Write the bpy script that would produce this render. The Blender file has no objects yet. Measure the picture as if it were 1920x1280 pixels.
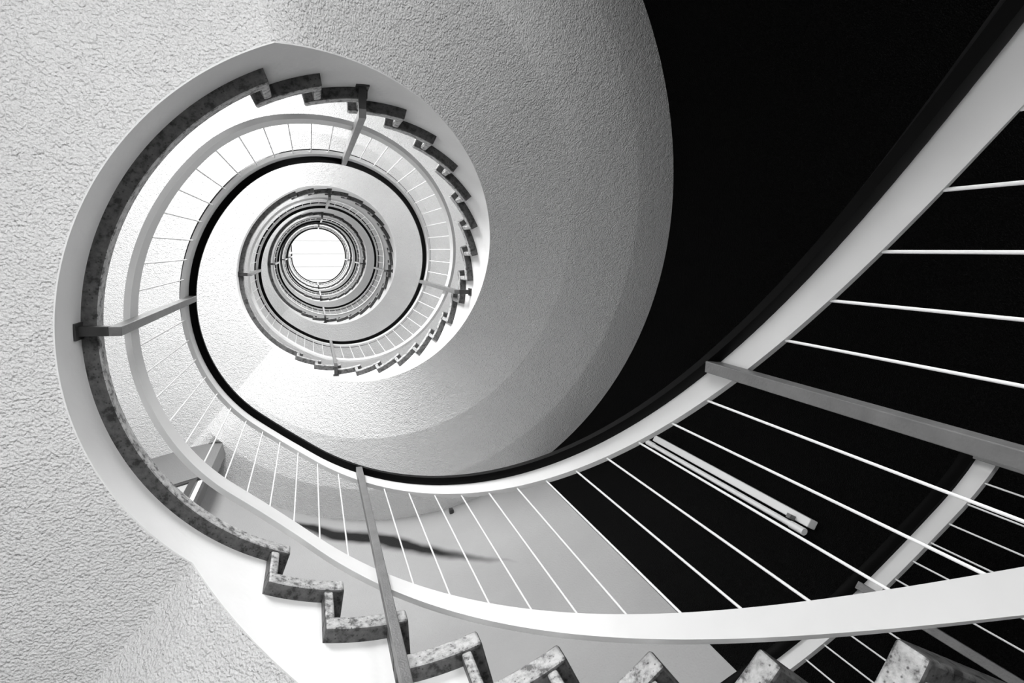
import bpy, math
from math import cos, sin, pi, radians as RAD
from mathutils import Matrix, Vector

# ---------------------------------------------------------------- dimensions
U = 0.65                     # one length unit of the survey = distance between the two rail bars, in metres
CZ = 1.612                   # camera height
CX, CY = 0.2303, 0.3149      # stair axis seen from the camera (units)
H = 5.079                    # storey height (units)
RB, RS, RT, RW = 0.9498, 1.0377, 0.985, 2.589
SA, SB = 130.6, 252.6        # soffit creases
BA, BB = 118.45, 238.34      # rail landing part
ZS, ZB, ZT = 2.29, 3.872, 2.60
TT = 0.075                   # tread thickness
STEP, F1 = 11.915, 245.1
F0 = F1 - 360 + 19 * STEP
SETB, RTH = 0.040, 0.036     # riser set back and thickness (arc length, units)
FLOOR = -CZ / U
TOPZ = 28.0
NL = 5

def prof(t, a, b, z0, w):
    out = 0.0
    for k in range(7):
        x = t + w * (k - 3) / 3.0
        n = math.floor((x - b) / 360.0) + 1
        j = x - 360.0 * n
        out += z0 + n * H + H / (360.0 - (b - a)) * min(j - a, 0.0)
    return out / 7
def zsof(t): return prof(t, SA, SB, ZS, 0.01)
def zrail(t): return prof(t, BA, BB, ZB, 10.0)
def rin(R, t):
    a = RAD(t)
    return R * (1 - .0162 * cos(2*a) - .0132 * sin(2*a) - .0032 * cos(3*a) + .0004 * sin(3*a))
def rout(R, t):
    a = RAD(t)
    return R * (1 - .0031 * cos(2*a) + .0048 * sin(2*a))
def pt(r, t, z):
    a = RAD(t)
    return (r * cos(a) * U, r * sin(a) * U, z * U + CZ)
def PI_(R, t, z): return pt(rin(R, t), t, z)
def PO_(R, t, z): return pt(rout(R, t), t, z)

# landing footprint
P1 = (-1.251, 1.805); P2 = (-1.977, 1.972)
XL = -3.2
mL = (P2[1] - P1[1]) / (P2[0] - P1[0])
TCOR = 124.73
TCOR2 = 226.0
YT = RW * sin(RAD(TCOR2)) ; XT = RW * cos(RAD(TCOR2))
def land_out(t):
    t = t % 360
    if t <= TCOR - .01 or t >= TCOR2: return rout(RW, t)
    a = RAD(t); c, s = cos(a), sin(a)
    best = 1e9
    # line through P1 with slope mL
    den = s - mL * c
    if abs(den) > 1e-6:
        r = (P1[1] - mL * P1[0]) / den
        if r > 0: best = min(best, r)
    if c < 0: best = min(best, XL / c)
    if s < 0: best = min(best, YT / s)
    return best

# ---------------------------------------------------------------- materials
def mat(name): 
    m = bpy.data.materials.new(name); m.use_nodes = True
    nt = m.node_tree; b = nt.nodes['Principled BSDF']
    return m, nt, b
def grey(v): return (v, v, v, 1)
def paint(name, v, rough=.6, spec=.5, metal=0.0, bumps=(), var=0.0, varscale=3.0):
    m, nt, b = mat(name)
    b.inputs['Base Color'].default_value = grey(v)
    b.inputs['Roughness'].default_value = rough
    b.inputs['Specular IOR Level'].default_value = spec
    b.inputs['Metallic'].default_value = metal
    tc = nt.nodes.new('ShaderNodeTexCoord')
    if var:
        n = nt.nodes.new('ShaderNodeTexNoise'); n.inputs['Scale'].default_value = varscale; n.inputs['Detail'].default_value = 5
        mr = nt.nodes.new('ShaderNodeMapRange'); mr.inputs[1].default_value = .3; mr.inputs[2].default_value = .7
        mr.inputs[3].default_value = v * (1 - var); mr.inputs[4].default_value = min(1, v * (1 + var))
        nt.links.new(tc.outputs['Object'], n.inputs['Vector']); nt.links.new(n.outputs['Fac'], mr.inputs[0])
        nt.links.new(mr.outputs[0], b.inputs['Base Color'])
    prev = None
    for scale, dist, kind in bumps:
        if kind == 'n':
            n = nt.nodes.new('ShaderNodeTexNoise'); n.inputs['Scale'].default_value = scale
            n.inputs['Detail'].default_value = 1.2; n.inputs['Roughness'].default_value = .4; out = n.outputs['Fac']
        else:
            n = nt.nodes.new('ShaderNodeTexVoronoi'); n.inputs['Scale'].default_value = scale; out = n.outputs['Distance']
        nt.links.new(tc.outputs['Object'], n.inputs['Vector'])
        bp = nt.nodes.new('ShaderNodeBump'); bp.inputs['Distance'].default_value = dist; bp.inputs['Strength'].default_value = 1
        nt.links.new(out, bp.inputs['Height'])
        if prev: nt.links.new(prev.outputs[0], bp.inputs['Normal'])
        prev = bp
    if prev: nt.links.new(prev.outputs[0], b.inputs['Normal'])
    return m
M = {}
M['roughcast'] = paint('roughcast_plaster', .77, .9, .15, bumps=((160, .009, 'n'), (45, .005, 'n')), var=.03)
M['smooth'] = paint('smooth_plaster', .82, .75, .2, bumps=((60, .0012, 'n'),), var=.03, varscale=6)
M['wall'] = paint('painted_wall', .80, .85, .15, bumps=((110, .003, 'n'),))
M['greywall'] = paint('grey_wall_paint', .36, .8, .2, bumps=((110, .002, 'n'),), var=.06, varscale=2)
M['greydoor'] = paint('grey_partition_paint', .20, .8, .2, bumps=((110, .002, 'n'),))
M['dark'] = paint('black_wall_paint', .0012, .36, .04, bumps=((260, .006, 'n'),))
M['bar'] = paint('painted_rail_bar', .66, .38, .4, var=.03, varscale=8)
M['post'] = paint('galvanised_post', .15, .40, .5, metal=.2, bumps=((220, .0006, 'n'),), var=.15, varscale=25)
M['rod'] = paint('painted_rod', .82, .3, .5)
M['hand'] = paint('black_handrail_plastic', .002, .45, .04)
M['floor'] = paint('grey_floor', .14, .6, .3, var=.08)
M['steel'] = paint('white_enamel', .82, .35, .5)
M['frame'] = paint('dark_door_frame', .03, .4, .5)
M['doorleaf'] = paint('grey_door_leaf', .45, .5, .4)
def terrazzo(name, k):
    m, nt, b = mat(name)
    tc = nt.nodes.new('ShaderNodeTexCoord')
    n = nt.nodes.new('ShaderNodeTexNoise'); n.inputs['Scale'].default_value = 55; n.inputs['Detail'].default_value = 6; n.inputs['Roughness'].default_value = .65
    r = nt.nodes.new('ShaderNodeValToRGB'); e = r.color_ramp.elements
    e[0].position = .38; e[0].color = grey(.10 * k); e[1].position = .47; e[1].color = grey(.40 * k)
    x = r.color_ramp.elements.new(.62); x.color = grey(.62 * k)
    v = nt.nodes.new('ShaderNodeTexVoronoi'); v.inputs['Scale'].default_value = 90
    r2 = nt.nodes.new('ShaderNodeValToRGB'); r2.color_ramp.elements[0].position = .12; r2.color_ramp.elements[0].color = grey(.05)
    r2.color_ramp.elements[1].position = .22; r2.color_ramp.elements[1].color = grey(1)
    mx = nt.nodes.new('ShaderNodeMixRGB'); mx.blend_type = 'MULTIPLY'; mx.inputs[0].default_value = .8
    nt.links.new(tc.outputs['Object'], n.inputs['Vector']); nt.links.new(tc.outputs['Object'], v.inputs['Vector'])
    nt.links.new(n.outputs['Fac'], r.inputs[0]); nt.links.new(v.outputs['Distance'], r2.inputs[0])
    nt.links.new(r.outputs[0], mx.inputs[1]); nt.links.new(r2.outputs[0], mx.inputs[2])
    nt.links.new(mx.outputs[0], b.inputs['Base Color'])
    b.inputs['Roughness'].default_value = .5
    bp = nt.nodes.new('ShaderNodeBump'); bp.inputs['Distance'].default_value = .002
    nt.links.new(n.outputs['Fac'], bp.inputs['Height']); nt.links.new(bp.outputs[0], b.inputs['Normal'])
    return m
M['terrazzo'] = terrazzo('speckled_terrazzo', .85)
M['shaded'] = terrazzo('terrazzo_painted_shade', .16)  # same terrazzo, with the shade under the treads put into its colour
def paint_shade(o):
    """plain on top and on the edge facing the well, shade painted in underneath and on the riser fronts"""
    me = o.data; me.materials.append(M['shaded']); org = o.matrix_basis.translation + (o.parent.location if o.parent else Vector())
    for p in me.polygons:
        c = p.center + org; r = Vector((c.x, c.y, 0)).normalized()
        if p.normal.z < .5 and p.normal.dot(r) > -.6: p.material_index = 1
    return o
def dark_streak(m, pts, width, low):
    """a long dark streak along a line of points on the wall, soft edged and uneven"""
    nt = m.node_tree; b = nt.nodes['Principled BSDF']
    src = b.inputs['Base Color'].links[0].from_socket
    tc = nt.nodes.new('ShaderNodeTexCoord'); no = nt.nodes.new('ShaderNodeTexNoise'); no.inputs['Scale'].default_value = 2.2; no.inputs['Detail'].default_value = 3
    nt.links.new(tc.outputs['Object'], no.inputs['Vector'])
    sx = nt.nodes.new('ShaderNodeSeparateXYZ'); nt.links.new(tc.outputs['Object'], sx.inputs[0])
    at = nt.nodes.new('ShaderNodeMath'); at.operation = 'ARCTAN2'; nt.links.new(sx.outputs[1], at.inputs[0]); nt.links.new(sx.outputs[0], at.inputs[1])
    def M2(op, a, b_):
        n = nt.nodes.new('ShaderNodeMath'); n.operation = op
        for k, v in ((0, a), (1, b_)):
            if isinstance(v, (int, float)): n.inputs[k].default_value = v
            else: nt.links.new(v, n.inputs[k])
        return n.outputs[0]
    # height of the streak line as a function of the angle
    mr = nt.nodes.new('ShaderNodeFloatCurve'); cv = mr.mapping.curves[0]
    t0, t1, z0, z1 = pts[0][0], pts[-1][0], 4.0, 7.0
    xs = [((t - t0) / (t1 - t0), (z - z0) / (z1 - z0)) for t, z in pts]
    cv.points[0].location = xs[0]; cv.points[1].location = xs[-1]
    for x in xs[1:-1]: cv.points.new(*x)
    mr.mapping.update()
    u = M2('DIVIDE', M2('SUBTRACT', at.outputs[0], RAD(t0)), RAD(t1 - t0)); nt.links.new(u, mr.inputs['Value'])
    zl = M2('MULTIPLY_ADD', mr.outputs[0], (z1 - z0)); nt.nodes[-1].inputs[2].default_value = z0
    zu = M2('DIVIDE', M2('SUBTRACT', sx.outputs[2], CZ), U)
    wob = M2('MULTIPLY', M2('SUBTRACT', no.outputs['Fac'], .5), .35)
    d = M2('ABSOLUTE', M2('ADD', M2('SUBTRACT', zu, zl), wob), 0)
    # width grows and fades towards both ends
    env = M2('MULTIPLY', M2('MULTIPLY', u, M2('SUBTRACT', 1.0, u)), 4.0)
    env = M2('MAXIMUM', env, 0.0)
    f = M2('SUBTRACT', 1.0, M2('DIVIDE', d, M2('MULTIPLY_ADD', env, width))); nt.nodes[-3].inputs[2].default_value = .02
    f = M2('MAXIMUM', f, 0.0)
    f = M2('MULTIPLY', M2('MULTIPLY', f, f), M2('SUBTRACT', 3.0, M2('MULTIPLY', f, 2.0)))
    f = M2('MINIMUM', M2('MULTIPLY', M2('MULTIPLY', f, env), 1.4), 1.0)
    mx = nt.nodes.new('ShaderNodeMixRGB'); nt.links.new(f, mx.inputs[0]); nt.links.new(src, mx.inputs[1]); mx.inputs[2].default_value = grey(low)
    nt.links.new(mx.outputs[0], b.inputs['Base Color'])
dark_streak(M['greywall'], [(60, 4.45), (66, 4.85), (75, 5.40), (85, 5.92), (94, 6.2), (102, 6.38), (112, 6.62)], .20, .015)
def emis(name, s):
    m, nt, b = mat(name)
    b.inputs['Base Color'].default_value = grey(.8)
    b.inputs['Emission Color'].default_value = grey(1); b.inputs['Emission Strength'].default_value = s
    return m

# ---------------------------------------------------------------- helpers
COL = bpy.context.scene.collection
def link(o, parent=None):
    COL.objects.link(o)
    if parent: o.parent = parent
    return o
def empty(name, loc=(0, 0, 0)):
    o = bpy.data.objects.new(name, None); o.location = loc; o.empty_display_size = .1
    return link(o)
def tag(o, label=None, cat=None, group=None, kind=None):
    if label: o['label'] = label
    if cat: o['category'] = cat
    if group: o['group'] = group
    if kind: o['kind'] = kind
    return o
class MB:
    def __init__(s): s.v = []; s.f = []
    def sweep(s, secs, closed=False):
        n = len(secs[0]); b = len(s.v)
        for c in secs: s.v.extend(c)
        m = len(secs)
        for i in range(m if closed else m - 1):
            for j in range(n):
                a0 = b + i * n + j; a1 = b + i * n + (j + 1) % n
                i2 = (i + 1) % m
                b0 = b + i2 * n + j; b1 = b + i2 * n + (j + 1) % n
                s.f.append((a0, a1, b1, b0))
        if not closed:
            s.f.append(tuple(b + j for j in range(n))[::-1]); s.f.append(tuple(b + (m - 1) * n + j for j in range(n)))
        return s
    def box(s, c, ax, ay, az):
        """centre, half vectors"""
        c, ax, ay, az = map(Vector, (c, ax, ay, az))
        s.sweep([[c - ax - ay + k * az, c + ax - ay + k * az, c + ax + ay + k * az, c - ax + ay + k * az] for k in (-1, 1)])
        return s
    def tube(s, p, q, r, n=10):
        p, q = Vector(p), Vector(q); d = (q - p).normalized()
        u = d.orthogonal().normalized(); w = d.cross(u)
        s.sweep([[e + r * (cos(2*pi*k/n) * u + sin(2*pi*k/n) * w) for k in range(n)] for e in (p, q)])
        return s
    def build(s, name, m, parent=None, org=None, smooth=None, bevel=0):
        me = bpy.data.meshes.new(name)
        o3 = Vector(org) if org else Vector((0, 0, 0))
        me.from_pydata([tuple(Vector(v) - o3) for v in s.v], [], s.f)
        me.validate(); me.materials.append(m)
        import bmesh
        bm = bmesh.new(); bm.from_mesh(me); bmesh.ops.recalc_face_normals(bm, faces=bm.faces); bm.to_mesh(me); bm.free()
        if smooth:
            me.polygons.foreach_set('use_smooth', [True] * len(me.polygons))
            me.set_sharp_from_angle(angle=RAD(smooth))
        o = bpy.data.objects.new(name, me)
        if org: o.location = o3
        if parent is not None and parent.location.length > 0 and parent.type == 'EMPTY':
            o.location = o3 - parent.location
        link(o, parent)
        if bevel:
            bv = o.modifiers.new('bevel', 'BEVEL'); bv.width = bevel; bv.segments = 2; bv.limit_method = 'ANGLE'; bv.angle_limit = RAD(40)
        return o
def frange(a, b, step):
    n = max(1, int(math.ceil((b - a) / step - 1e-6)))
    return [a + (b - a) * i / n for i in range(n + 1)]
def deg(arc, R=1.0): return math.degrees(arc / R)

# ---------------------------------------------------------------- stair flights and landings
def facet(t):
    """the flights' soffit is cast in three shallow bands; the landings are flat"""
    t = (t - SB) % 360; L = 360 - (SB - SA)
    if t > L: return 0.0
    return max(0.0, min(1.0, t / 5.0, (L - t) / 5.0))
def soffit_pts(t, ro):
    zb = zsof(t); k = facet(t)
    return [PI_(RI, t, zb), pt(min(1.63, ro), t, zb - FD[0] * k), pt(min(2.2, ro - .01), t, zb - FD[1] * k), pt(ro, t, zb - FD[2] * k)]
FD = (.14, .12, .02)
def step_front(k, n):            # n = flight index; k 1..20 ; k=20 is the nose of the next landing
    return F1 - 360 + 360 * n + (k - 1) * STEP
def step_top(k, n): return ZT + (n - 1) * H + k * H / 20.0
RI = RS + .005
dS, dR = deg(SETB, 1.0), deg(SETB + RTH, 1.0)

flight_words = ['lowest curved flight, its big speckled step ends along the bottom edge of the photo',
                'second curved flight, dark step ends in a ring around the first full turn of railing',
                'third curved flight, smaller ring of dark step ends inside the second turn',
                'fourth curved flight, thin pale ring just outside the small circle of light',
                'topmost curved flight, the narrow ring right around the bright ceiling hole']
def tread_mesh(t0, t1, ztop, zlow, ro, front=True):
    """L shaped terrazzo piece: slab with a riser under its front edge"""
    mb = MB()
    secs = []
    for t in frange(t0, t1, 3.0):
        o = ro(t)
        secs.append([PI_(RT, t, ztop - TT), pt(o, t, ztop - TT), pt(o, t, ztop), PI_(RT, t, ztop)])
    mb.sweep(secs)
    if front:
        secs = []
        for t in (t0 + dS, t0 + dR):
            o = ro(t)
            secs.append([PI_(RT + .004, t, zlow), pt(o, t, zlow), pt(o, t, ztop - TT), PI_(RT + .004, t, ztop - TT)])
        mb.sweep(secs)
    return mb
RWo = lambda t: rout(RW, t)
for n in range(NL):
    t_lo = step_front(1, n) + dR; t_hi = step_front(20, n) + dR
    root = empty('stair_flight', pt(1.8, t_lo, zsof(t_lo)))
    tag(root, flight_words[n], 'stairs', 'curved stair flights')
    # slab with soffit
    secs = []; sts = []
    for k in range(1, 20):
        a = step_front(k, n) + dR; b = step_front(k + 1, n) + dR
        zt = step_top(k, n) - TT
        ts = frange(a, b, 1.5)
        extra = [c for c in (SB - 360 + 360 * n,) if a < c < b]
        for t in sorted(ts + extra):
            zb = zsof(t)
            secs.append(soffit_pts(t, rout(RW, t)) + [pt(rout(RW, t), t, zt), PI_(RI, t, zt)])
            sts.append([PI_(RS, t, zb), PI_(RI, t, zb), PI_(RI, t, zt), PI_(RS, t, zt)])
    MB().sweep(secs).build('soffit_slab', M['roughcast'], root, smooth=4.2)
    MB().sweep(sts).build('stringer', M['smooth'], root, smooth=25)
    for k in range(1, 20):
        t0 = step_front(k, n); t1 = step_front(k + 1, n) + dR - .05
        paint_shade(tread_mesh(t0, t1, step_top(k, n), step_top(k - 1, n), RWo).build('tread', M['terrazzo'], root, org=PI_(RT, t0, step_top(k, n)), smooth=30, bevel=.006))

land_words = ['lowest landing on the left, dark speckled edge sweeping from top to bottom left',
              'second landing, dark crescent edge just left of the first complete handrail loop',
              'third landing, small dark crescent left of the bright hole',
              'fourth landing, very thin crescent edge close to the bright hole',
              'topmost landing, sliver of edge at the left rim of the bright hole']
for n in range(NL):
    a = F0 + 360 * n + dR; b = F1 + 360 * n + dR
    root = empty('stair_landing', pt(2.0, 180, ZS + n * H))
    tag(root, land_words[n], 'landing', 'stair landings')
    zt = ZT + n * H
    ts = sorted(set(frange(a, b, 1.5) + [SA + 360*n, TCOR - .02 + 360*n, TCOR + 360*n, TCOR2 + 360*n] + [360*n + math.degrees(math.atan2(YT, XL)) % 360, 360*n + math.degrees(math.atan2(P1[1] + mL * (XL - P1[0]), XL))]))
    secs = []; sts = []; trs = []
    for t in ts:
        zb = zsof(t); o = land_out(t)
        secs.append(soffit_pts(t, o) + [pt(o, t, zt - TT), PI_(RI, t, zt - TT)])
        sts.append([PI_(RS, t, zb), PI_(RI, t, zb), PI_(RI, t, zt - TT), PI_(RS, t, zt - TT)])
    MB().sweep(secs).build('soffit_slab', M['roughcast'], root, smooth=4.2)
    MB().sweep(sts).build('stringer', M['smooth'], root, smooth=25)
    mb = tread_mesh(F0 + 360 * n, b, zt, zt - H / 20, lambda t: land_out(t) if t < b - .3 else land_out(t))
    o = mb.build('landing_tread', M['terrazzo'], root, org=PI_(RT, F0 + 360 * n, zt), smooth=30, bevel=.006); paint_shade(o)

# ---------------------------------------------------------------- railings
TH0, DI = 1.77, 360.0 / 52
def th_i(i):
    t = TH0 + DI * i; a = RAD(t)
    return t + math.degrees(.0012 * cos(2*a) + .014 * sin(2*a) + .0053 * cos(a) - .0016 * sin(a))
def tplan(t):
    a = RAD(t)
    return t + math.degrees(.0012 * cos(2*a) + .014 * sin(2*a) + .0053 * cos(a) - .0016 * sin(a))
def rail_pt(t, dr, dz):
    """t = nominal angle"""
    tp = tplan(t)
    return pt(rin(RB, tp) + dr, tp, zrail(t) + dz)
BH, BT = .118, .012          # bar height, half thickness
rail_words = ['nearest railing turn, broad pale rails sweeping from the right edge to the left',
              'railing of the first complete loop above, thin rods between two pale bars',
              'railing of the second small loop with a black handrail ring',
              'railing of the third tiny loop near the bright hole',
              'topmost railing rim directly around the bright ceiling hole']
rod_me = None
post_drop = {0: 1.60, 13: 1.62, 26: 1.40, 39: 1.58}
for n in range(NL):
    i0, i1 = -13 + 52 * n, 39 + 52 * n
    if n == NL - 1: i1 = 27 + 52 * n
    t0, t1 = TH0 + DI * i0, TH0 + DI * i1
    org = rail_pt(t0 + .1, 0, -1.4)
    root = empty('stair_railing', org)
    tag(root, rail_words[n], 'railing', 'railings around the stairwell')
    def sw(prs, ts=None):
        mb = MB()
        mb.sweep([[rail_pt(t, dr, dz) for dr, dz in prs] for t in frange(t0, t1, 2.0)])
        return mb
    sw([(-BT, 0), (BT, 0), (BT, BH), (-BT, BH)]).build('top_bar', M['bar'], root, smooth=40)
    sw([(-BT, -1 - BH), (BT, -1 - BH), (BT, -1), (-BT, -1)]).build('lower_bar', M['bar'], root, smooth=40)
    hp = [(-.028, BH), (.028, BH), (.040, BH + .018), (.038, BH + .05), (.018, BH + .068), (-.018, BH + .068), (-.046, BH + .054), (-.048, BH + .018)]
    sw(hp).build('handrail', M['hand'], root, smooth=50)
    for i in range(i0 + 1, i1 + 1):
        if i % 13 == 0: continue
        t = TH0 + DI * i
        a = rail_pt(t, 0, -1.0)
        if rod_me is None:
            o = MB().tube(a, (a[0], a[1], a[2] + U), .0037 * U, 8).build('baluster', M['rod'], root, org=a, smooth=50)
            rod_me = o.data
        else:
            o = bpy.data.objects.new('baluster', rod_me); o.location = Vector(a) - root.location; link(o, root)
    for i in range(i0 + 13, i1 + 1, 13):
        t = TH0 + DI * i; tp = tplan(t); a = RAD(tp)
        drop = post_drop[i % 52]
        if i == 13: drop = 1.80
        er = Vector((cos(a), sin(a), 0)); et = Vector((-sin(a), cos(a), 0)); ez = Vector((0, 0, 1))
        zt_ = zrail(t) + BH - .005; zb_ = zrail(t) - drop
        r_in, r_out = rin(RB, tp) - BT - .042, rin(RB, tp) - BT
        rc = (r_in + r_out) / 2
        c = Vector(pt(rc, tp, (zt_ + zb_) / 2))
        po = MB().box(c, er * (r_out - r_in) / 2 * U, et * .017 * U, ez * (zt_ - zb_) / 2 * U).build('post', M['post'], root, org=pt(rc, tp, zb_), bevel=.0015)
        r2 = rin(RS, tp)
        c = Vector(pt((r_out + r2 + .002) / 2, tp, zb_ + .02))
        mb = MB().box(c, er * (r2 - r_out + .002) / 2 * U, et * .0168 * U, ez * .02 * U)
        c = Vector(pt(r2 - .004, tp, zb_ + .02))
        mb.box(c, er * .004 * U, et * .030 * U, ez * .045 * U)
        c = mb.build('bracket', M['frame'], po, smooth=None)
        c.location = -Vector(pt(rc, tp, zb_))

# straight guard across the topmost landing
tE = TH0 + DI * (27 + 52 * 4)
pE = Vector(rail_pt(tE, 0, 0)); 
g = empty('landing_guard', pE - Vector((0, 0, 1.4 * U)))
tag(g, 'short straight guard rail on the topmost floor, left edge of the bright hole', 'railing')
pS = pE + Vector((0, -1.3 * U, 0))
for nm, z0, z1, hw, m in (('top_bar', 0, BH, BT, 'bar'), ('lower_bar', -1 - BH, -1, BT, 'bar'), ('handrail', BH, BH + .068, .04, 'hand')):
    MB().box((pE + pS) / 2 + Vector((0, -.03 * U, (z0 + z1) / 2 * U)), (hw * U, 0, 0), (0, .62 * U, 0), (0, 0, (z1 - z0) / 2 * U)).build(nm, M[m], g)
for k in range(1, 11):
    o = bpy.data.objects.new('baluster', rod_me); o.location = pE + Vector((0, -k * .12 * U, -U)) - g.location; link(o, g)

# ---------------------------------------------------------------- outer guard rail at the foot of the stairs (right)
CR = 2.30
cpts = [(-6, 1.395), (12.37, 1.521), (18.0, 1.616), (24.0, 1.708), (29.75, 1.785), (38.4, 1.892), (44.6, 1.972), (52.0, 2.06)]
def zc(t):
    for (a, za), (b, zb) in zip(cpts, cpts[1:]):
        if t <= b: return za + (zb - za) * (t - a) / (b - a)
    return cpts[-1][1]
def zcs(t): return sum(zc(t + d) for d in (-5, -3, -1, 1, 3, 5)) / 6
g = empty('outer_guard_rail', pt(CR, 30, .9))
tag(g, 'pale straight-looking guard rail with rods in front of the black wall, lower right', 'railing')
def swc(prs): return MB().sweep([[pt(CR + dr, t, zcs(t) + dz) for dr, dz in prs] for t in frange(12.2, 51, 2.0)])
swc([(-BT, 0), (BT, 0), (BT, .075), (-BT, .075)]).build('top_bar', M['bar'], g, smooth=40)
swc([(-.03, .075), (.03, .075), (.036, .10), (.03, .13), (-.03, .13), (-.04, .10)]).build('handrail', M['hand'], g, smooth=50)
swc([(-BT, -1.075), (BT, -1.075), (BT, -1), (-BT, -1)]).build('lower_bar', M['bar'], g, smooth=40)
cposts = (29.9, 12.3)
crods = []
for i in range(1, 7): crods.append(12.3 + 17.6 * i / 7)
for i in range(1, 7): crods.append(29.9 + 17.6 * i / 7)
for t in crods:
    o = bpy.data.objects.new('baluster', rod_me); o.location = Vector(pt(CR, t, zcs(t) - 1)) - g.location; link(o, g)
for t in cposts:
    a = RAD(t); er = Vector((cos(a), sin(a), 0)); et = Vector((-sin(a), cos(a), 0))
    MB().box(pt(CR - BT - .02, t, zcs(t) - .57), er * .02 * U, et * .017 * U, (0, 0, .64 * U)).build('post', M['post'], g, bevel=.0015)

# ---------------------------------------------------------------- walls
WT = .12
def wallseg(t0, t1, zlo, zhi, name, m, step=3.0):
    mb = MB()
    mb.sweep([[pt(rout(RW, t), t, zlo(t)), pt(rout(RW, t) + WT, t, zlo(t)), pt(rout(RW, t) + WT, t, zhi(t)), pt(rout(RW, t), t, zhi(t))] for t in frange(t0, t1, step)])
    return tag(mb.build(name, M[m], smooth=30), kind='structure')
c0 = TCOR2 - 360
DK0, DK1 = -100.0, 46.3
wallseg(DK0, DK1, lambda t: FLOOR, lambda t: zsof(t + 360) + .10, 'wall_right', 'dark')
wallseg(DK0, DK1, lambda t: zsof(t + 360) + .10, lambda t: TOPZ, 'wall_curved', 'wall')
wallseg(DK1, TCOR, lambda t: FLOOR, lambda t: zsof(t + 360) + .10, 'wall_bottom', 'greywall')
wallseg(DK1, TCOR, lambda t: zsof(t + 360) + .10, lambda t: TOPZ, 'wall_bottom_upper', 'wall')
wallseg(c0, DK0, lambda t: FLOOR, lambda t: TOPZ, 'wall_top', 'wall')
def q(x, y, z): return (x * U, y * U, z * U + CZ)
YB = P1[1] + mL * (XL - P1[0])
dW = Vector((XL - P1[0], YB - P1[1], 0)); LW = dW.length; dW.normalize(); nW = Vector((dW.y, -dW.x, 0))
if nW.y < 0: nW = -nW
def wq(s, off, z):
    p = Vector((P1[0], P1[1], 0)) + dW * s + nW * off
    return q(p.x, p.y, z)
def wbox(mb, s0, s1, o0, o1, z0, z1):
    mb.sweep([[wq(s0, o0, z), wq(s1, o0, z), wq(s1, o1, z), wq(s0, o1, z)] for z in (z0, z1)])
# door side wall: solid above each door head, openings below
mb = MB()
DW = 1.55
heads = []
for n in range(NL):
    z0 = ZT + n * H; zh = 6.17 + n * H
    z1 = min(ZT + (n + 1) * H, TOPZ) if n < NL - 1 else TOPZ
    wbox(mb, 0, LW, 0, WT, zh, z1)
    wbox(mb, DW, LW, 0, WT, z0, zh)
wbox(mb, 0, LW, 0, WT, FLOOR, ZT)
tag(mb.build('wall_door_side', M['greydoor']), kind='structure')
for n in range(NL):
    z0 = ZT + n * H; zh = 6.17 + n * H
    fr = MB()
    for s0, s1 in ((0.0, .035), (.10, .17), (DW - .06, DW)): wbox(fr, s0, s1, .005, .07, z0, zh)
    wbox(fr, .035, .10, .005, .07, zh - .03, zh)
    wbox(fr, .17, DW - .06, .005, .07, zh - .06, zh)
    f = fr.build('door_%d' % (n + 1), M['frame']); tag(f, kind='structure')
    l = MB(); wbox(l, .17, DW - .06, .02, .06, z0 + .01, zh - .06); l.build('door_leaf', M['doorleaf'], f)
    l = MB(); wbox(l, .035, .10, .03, .045, z0, zh - .03); l.build('side_panel', M['smooth'], f)
    l = MB(); l.tube(wq(1.35, -.06, z0 + 1.6), wq(1.20, -.06, z0 + 1.6), .012, 8); l.tube(wq(1.35, -.06, z0 + 1.6), wq(1.35, .03, z0 + 1.6), .010, 8); l.build('door_handle', M['steel'], f)
# left wall and top-left wall with window openings at every floor
def planar_wall(name, A, B, out, wins, m='wall'):
    """A,B plan points (units). wins = list of (s0,s1,z0,z1)"""
    A = Vector((A[0], A[1], 0)); B = Vector((B[0], B[1], 0)); d = (B - A); L = d.length; d.normalize(); o = Vector((out[0], out[1], 0))
    def P(s, off, z):
        p = A + d * s + o * off
        return q(p.x, p.y, z)
    mb = MB()
    def bx(s0, s1, z0, z1, o0=0, o1=WT, mb=mb):
        mb.sweep([[P(s0, o0, z), P(s1, o0, z), P(s1, o1, z), P(s0, o1, z)] for z in (z0, z1)])
    zc_ = FLOOR
    for s0, s1, z0, z1 in sorted(wins, key=lambda w: w[2]):
        bx(0, L, zc_, z0); bx(0, s0, z0, z1); bx(s1, L, z0, z1); zc_ = z1
    bx(0, L, zc_, TOPZ)
    tag(mb.build(name, M[m]), kind='structure')
    return P, bx
wn = 0
glow = emis('fill_pane', 2.0)  # glow of the added window panes
LIGHTS = []
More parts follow.
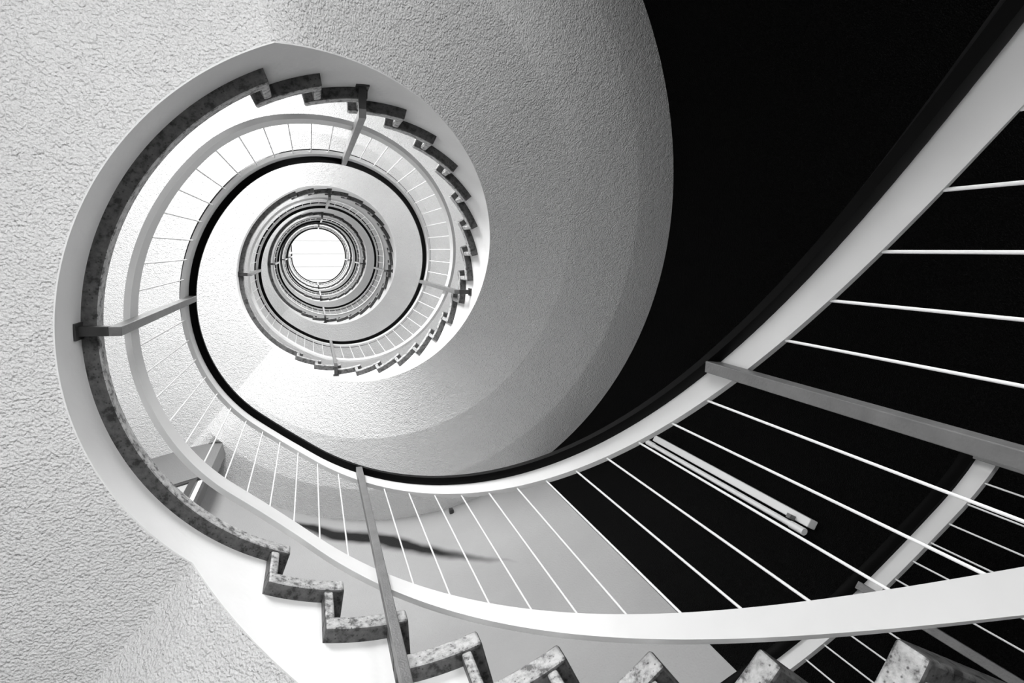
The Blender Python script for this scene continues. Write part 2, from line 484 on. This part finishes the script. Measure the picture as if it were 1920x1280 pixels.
def window(P, s0, s1, z0, z1, inward, power):
    global wn
    wn += 1
    def bx(mb, a, b, c, d, o0, o1): mb.sweep([[P(a, o0, z), P(b, o0, z), P(b, o1, z), P(a, o1, z)] for z in (c, d)])
    w = .06
    mb = MB(); bx(mb, s0, s1, z0, z0 + w, .03, .09); bx(mb, s0, s1, z1 - w, z1, .03, .09)
    bx(mb, s0, s0 + w, z0 + w, z1 - w, .03, .09); bx(mb, s1 - w, s1, z0 + w, z1 - w, .03, .09)
    bx(mb, (s0 + s1) / 2 - w / 2, (s0 + s1) / 2 + w / 2, z0 + w, z1 - w, .03, .09)
    f = mb.build('window_%d' % wn, M['steel']); tag(f, kind='structure')
    mb = MB(); bx(mb, s0 + w, (s0 + s1) / 2 - w / 2, z0 + w, z1 - w, .055, .065); bx(mb, (s0 + s1) / 2 + w / 2, s1 - w, z0 + w, z1 - w, .055, .065)
    mb.build('pane', glow, f)
    LIGHTS.append((Vector(P((s0 + s1) / 2, .02, (z0 + z1) / 2)), Vector(inward), (s1 - s0 - .1) * U, (z1 - z0 - .1) * U, power))
P, bx = planar_wall('wall_left', (XL, YB + .12), (XL, YT - .12), (-1, 0), [])
P, bx = planar_wall('wall_window_side', (XT, YT), (XL, YT), (0, -1), [])
# tall unseen windows added on the curved wall at every floor to light the flights
WIN_T0, WIN_T1 = -128.0, -92.0
WPOW = [23, 70, 22, 22, 24, 34]
WEAST = 4  # extra unseen ground window, added for light from the right
WLEFT = 3.5
spans = [(WIN_T0, WIN_T1, FLOOR + .15, 3.0, WPOW[0]), (-66.0, -36.0, -.75, 2.6, WEAST)]
for n in range(NL):
    spans.append((WIN_T0, WIN_T1, zsof((WIN_T0 + WIN_T1) / 2 + 360 * n + 360) + 1.5, 3.0, WPOW[n + 1]))
for ta, tb, z0, hh, pw in spans:
    tm = (ta + tb) / 2
    z1 = z0 + hh
    wn += 1
    def cbox(mb, ta, tb, za, zb, d0, d1):
        mb.sweep([[pt(rout(RW, t) - d1, t, za), pt(rout(RW, t) - d0, t, za), pt(rout(RW, t) - d0, t, zb), pt(rout(RW, t) - d1, t, zb)] for t in frange(ta, tb, 3)])
    mb = MB(); fw = 1.2
    cbox(mb, ta, tb, z0, z0 + .06, .002, .05); cbox(mb, ta, tb, z1 - .06, z1, .002, .05)
    for tt in (ta, tm - fw / 2, tb - fw): cbox(mb, tt, tt + fw, z0 + .06, z1 - .06, .002, .05)
    f = mb.build('window_%d' % wn, M['steel']); tag(f, kind='structure')
    mb = MB(); cbox(mb, ta + fw, tm - fw / 2, z0 + .06, z1 - .06, .004, .012); cbox(mb, tm + fw / 2, tb - fw, z0 + .06, z1 - .06, .004, .012)
    mb.build('pane', glow, f)
    a_ = RAD(tm); d_ = Vector((-cos(a_), -sin(a_), 0))
    LIGHTS.append((Vector(pt(rout(RW, tm) - .20, tm, (z0 + z1) / 2)), d_, RAD(tb - ta) * RW * .83 * U, (hh - .2) * U, pw))

# added glazed front on the left wall, an unseen fill for the ground floor
wn += 1
fm = MB(); zb0, zb1 = FLOOR + .02, FLOOR + 3.1
for yy in (-.9, -.05, .8): fm.box(q(XL + .03, yy, (zb0 + zb1) / 2), (.03 * U, 0, 0), (0, .035 * U, 0), (0, 0, (zb1 - zb0) / 2 * U))
for zz in (zb0 + .03, zb1 - .03): fm.box(q(XL + .031, -.05, zz), (.029 * U, 0, 0), (0, .82 * U, 0), (0, 0, .03 * U))
f = fm.build('window_%d' % wn, M['steel']); tag(f, kind='structure')
for y0, y1 in ((-.865, -.085), (-.015, .765)):
    MB().box(q(XL + .02, (y0 + y1) / 2, (zb0 + zb1) / 2), (.004 * U, 0, 0), (0, (y1 - y0) / 2 * U, 0), (0, 0, ((zb1 - zb0) / 2 - .06) * U)).build('pane', glow, f)
LIGHTS.append((Vector(q(XL + .12, -.05, (zb0 + zb1) / 2)), Vector((1, 0, 0)), 1.6 * U, 2.9 * U, WLEFT))

# floor, ceiling/skylight
mb = MB(); mb.box(q(-.4, 0, FLOOR - .1), (3.4 * U, 0, 0), (0, 3.2 * U, 0), (0, 0, .1 * U))
tag(mb.build('floor', M['floor']), kind='structure')
mb = MB()
zt = TOPZ
# glazed skylight panels between thin bars
sky = emis('skylight_glass', .66)
sky.node_tree.nodes['Principled BSDF'].inputs['Base Color'].default_value = grey(.05)
rootk = MB()
ys = [-2.9 + .556 * k + .02 for k in range(12)]
for y in ys: rootk.box(q(0, y, zt + .02), (3.0 * U, 0, 0), (0, .012 * U, 0), (0, 0, .03 * U))
rootk.box(q(-3.0, 0, zt + .02), (.03 * U, 0, 0), (0, 3.2 * U, 0), (0, 0, .06 * U)); rootk.box(q(3.0, 0, zt + .02), (.03 * U, 0, 0), (0, 3.2 * U, 0), (0, 0, .06 * U))
f = rootk.build('window_%d' % (wn + 1), paint('skylight_bar', .30, .5)); tag(f, kind='structure')
for y0, y1 in zip(ys, ys[1:]):
    MB().box(q(0, (y0 + y1) / 2, zt + .04), (2.97 * U, 0, 0), (0, ((y1 - y0) / 2 - .012) * U, 0), (0, 0, .008 * U)).build('glass_panel', sky, f)
tag(MB().box(q(-.4, 0, TOPZ + .3), (3.4 * U, 0, 0), (0, 3.2 * U, 0), (0, 0, .05 * U)).build('ceiling', M['wall']), kind='structure')

# ---------------------------------------------------------------- fluorescent tube on the black wall
TL = 26.95
zt0, zt1 = 2.44, 4.02
a = RAD(TL); er = Vector((cos(a), sin(a), 0)); et = Vector((-sin(a), cos(a), 0)); ez = Vector((0, 0, 1))
rw = rout(RW, TL)
g = empty('fluorescent_lamp', pt(rw, TL, zt0))
tag(g, 'bare white fluorescent tube lamp fixed upright on the black wall', 'lamp')
MB().box(pt(rw - .030, TL, (zt0 + zt1) / 2), er * .030 * U, et * .024 * U, ez * (zt1 - zt0) / 2 * U).build('housing', M['steel'], g, bevel=.003)
off = et * .052 * U
ctr = Vector(pt(rw - .085, TL, 0)) + off * 1.0
def cz(z): return Vector((ctr.x, ctr.y, z * U + CZ))
MB().tube(cz(zt0 + .07), cz(zt1 - .07), .016 * U, 20).build('tube', M['steel'], g, smooth=50)
for z0, z1 in ((zt0 - .02, zt0 + .08), (zt1 - .08, zt1 + .01)):
    MB().tube(cz(z0), cz(z1), .020 * U, 20).build('end_cap', M['steel'], g, smooth=50)
MB().box(cz(zt0 + .10) - er * 0 - off * .7 , er * .02 * U, et * .012 * U, ez * .014 * U).build('clip', M['post'], g)
# small dark fitting near the top of the pale wall
o = MB().box(pt(rout(RW, 66.5) - .02, 66.5, 5.86), (.02 * U, 0, 0), (0, .02 * U, 0), (0, 0, .03 * U)).build('wall_sensor', M['frame'])
tag(o, 'tiny black fitting on the pale curved wall just under the grey soffit', 'fitting')

# ---------------------------------------------------------------- lights
def area(loc, direction, w, h, power, name='window_fill'):
    l = bpy.data.lights.new(name, 'AREA'); l.shape = 'RECTANGLE'; l.size = w; l.size_y = h; l.energy = power
    o = bpy.data.objects.new(name, l); o.location = loc
    o.rotation_euler = Vector(direction).to_track_quat('-Z', 'Y').to_euler(); link(o); return o
for loc, d, w, h, pw in LIGHTS:  # fill lamps in front of the added unseen windows
    area(loc, d, w, h, pw)
area(Vector(q(0, 0, TOPZ - .1)), (0, 0, -1), 3.2, 3.2, 90, 'skylight')
w = bpy.data.worlds.new('World'); bpy.context.scene.world = w; w.use_nodes = True
w.node_tree.nodes['Background'].inputs[0].default_value = (1, 1, 1, 1); w.node_tree.nodes['Background'].inputs[1].default_value = .3

# ---------------------------------------------------------------- camera
f, vx, vy = 1138.73, 581.8, 466.42
e3 = Vector((vx - 960, vy - 640, f)).normalized()
e1 = Vector((1, 0, 0)) - e3[0] * e3; e1.normalize(); e2 = e3.cross(e1)
# columns: camera axes in world coordinates
cxw = Vector((e1[0], e2[0], e3[0])); cyw = Vector((e1[1], e2[1], e3[1])); czw = Vector((e1[2], e2[2], e3[2]))
mw = Matrix.Identity(4)
for r in range(3):
    mw[r][0] = cxw[r]; mw[r][1] = -cyw[r]; mw[r][2] = -czw[r]
mw.translation = Vector((-CX * U, -CY * U, CZ))
cd = bpy.data.cameras.new('camera'); cam = bpy.data.objects.new('camera', cd); link(cam)
cd.sensor_width = 36; cd.lens = f / 1920 * 36; cd.clip_start = .02; cd.clip_end = 200
cam.matrix_world = mw
sc = bpy.context.scene; sc.camera = cam
sc.view_settings.view_transform = 'Standard'; sc.view_settings.look = 'None'; sc.view_settings.gamma = 1
sc.view_settings.exposure = 0.45
try:
    sc.cycles.use_denoising = True; sc.cycles.max_bounces = 10; sc.cycles.diffuse_bounces = 8; sc.cycles.sample_clamp_indirect = 6
except Exception: pass
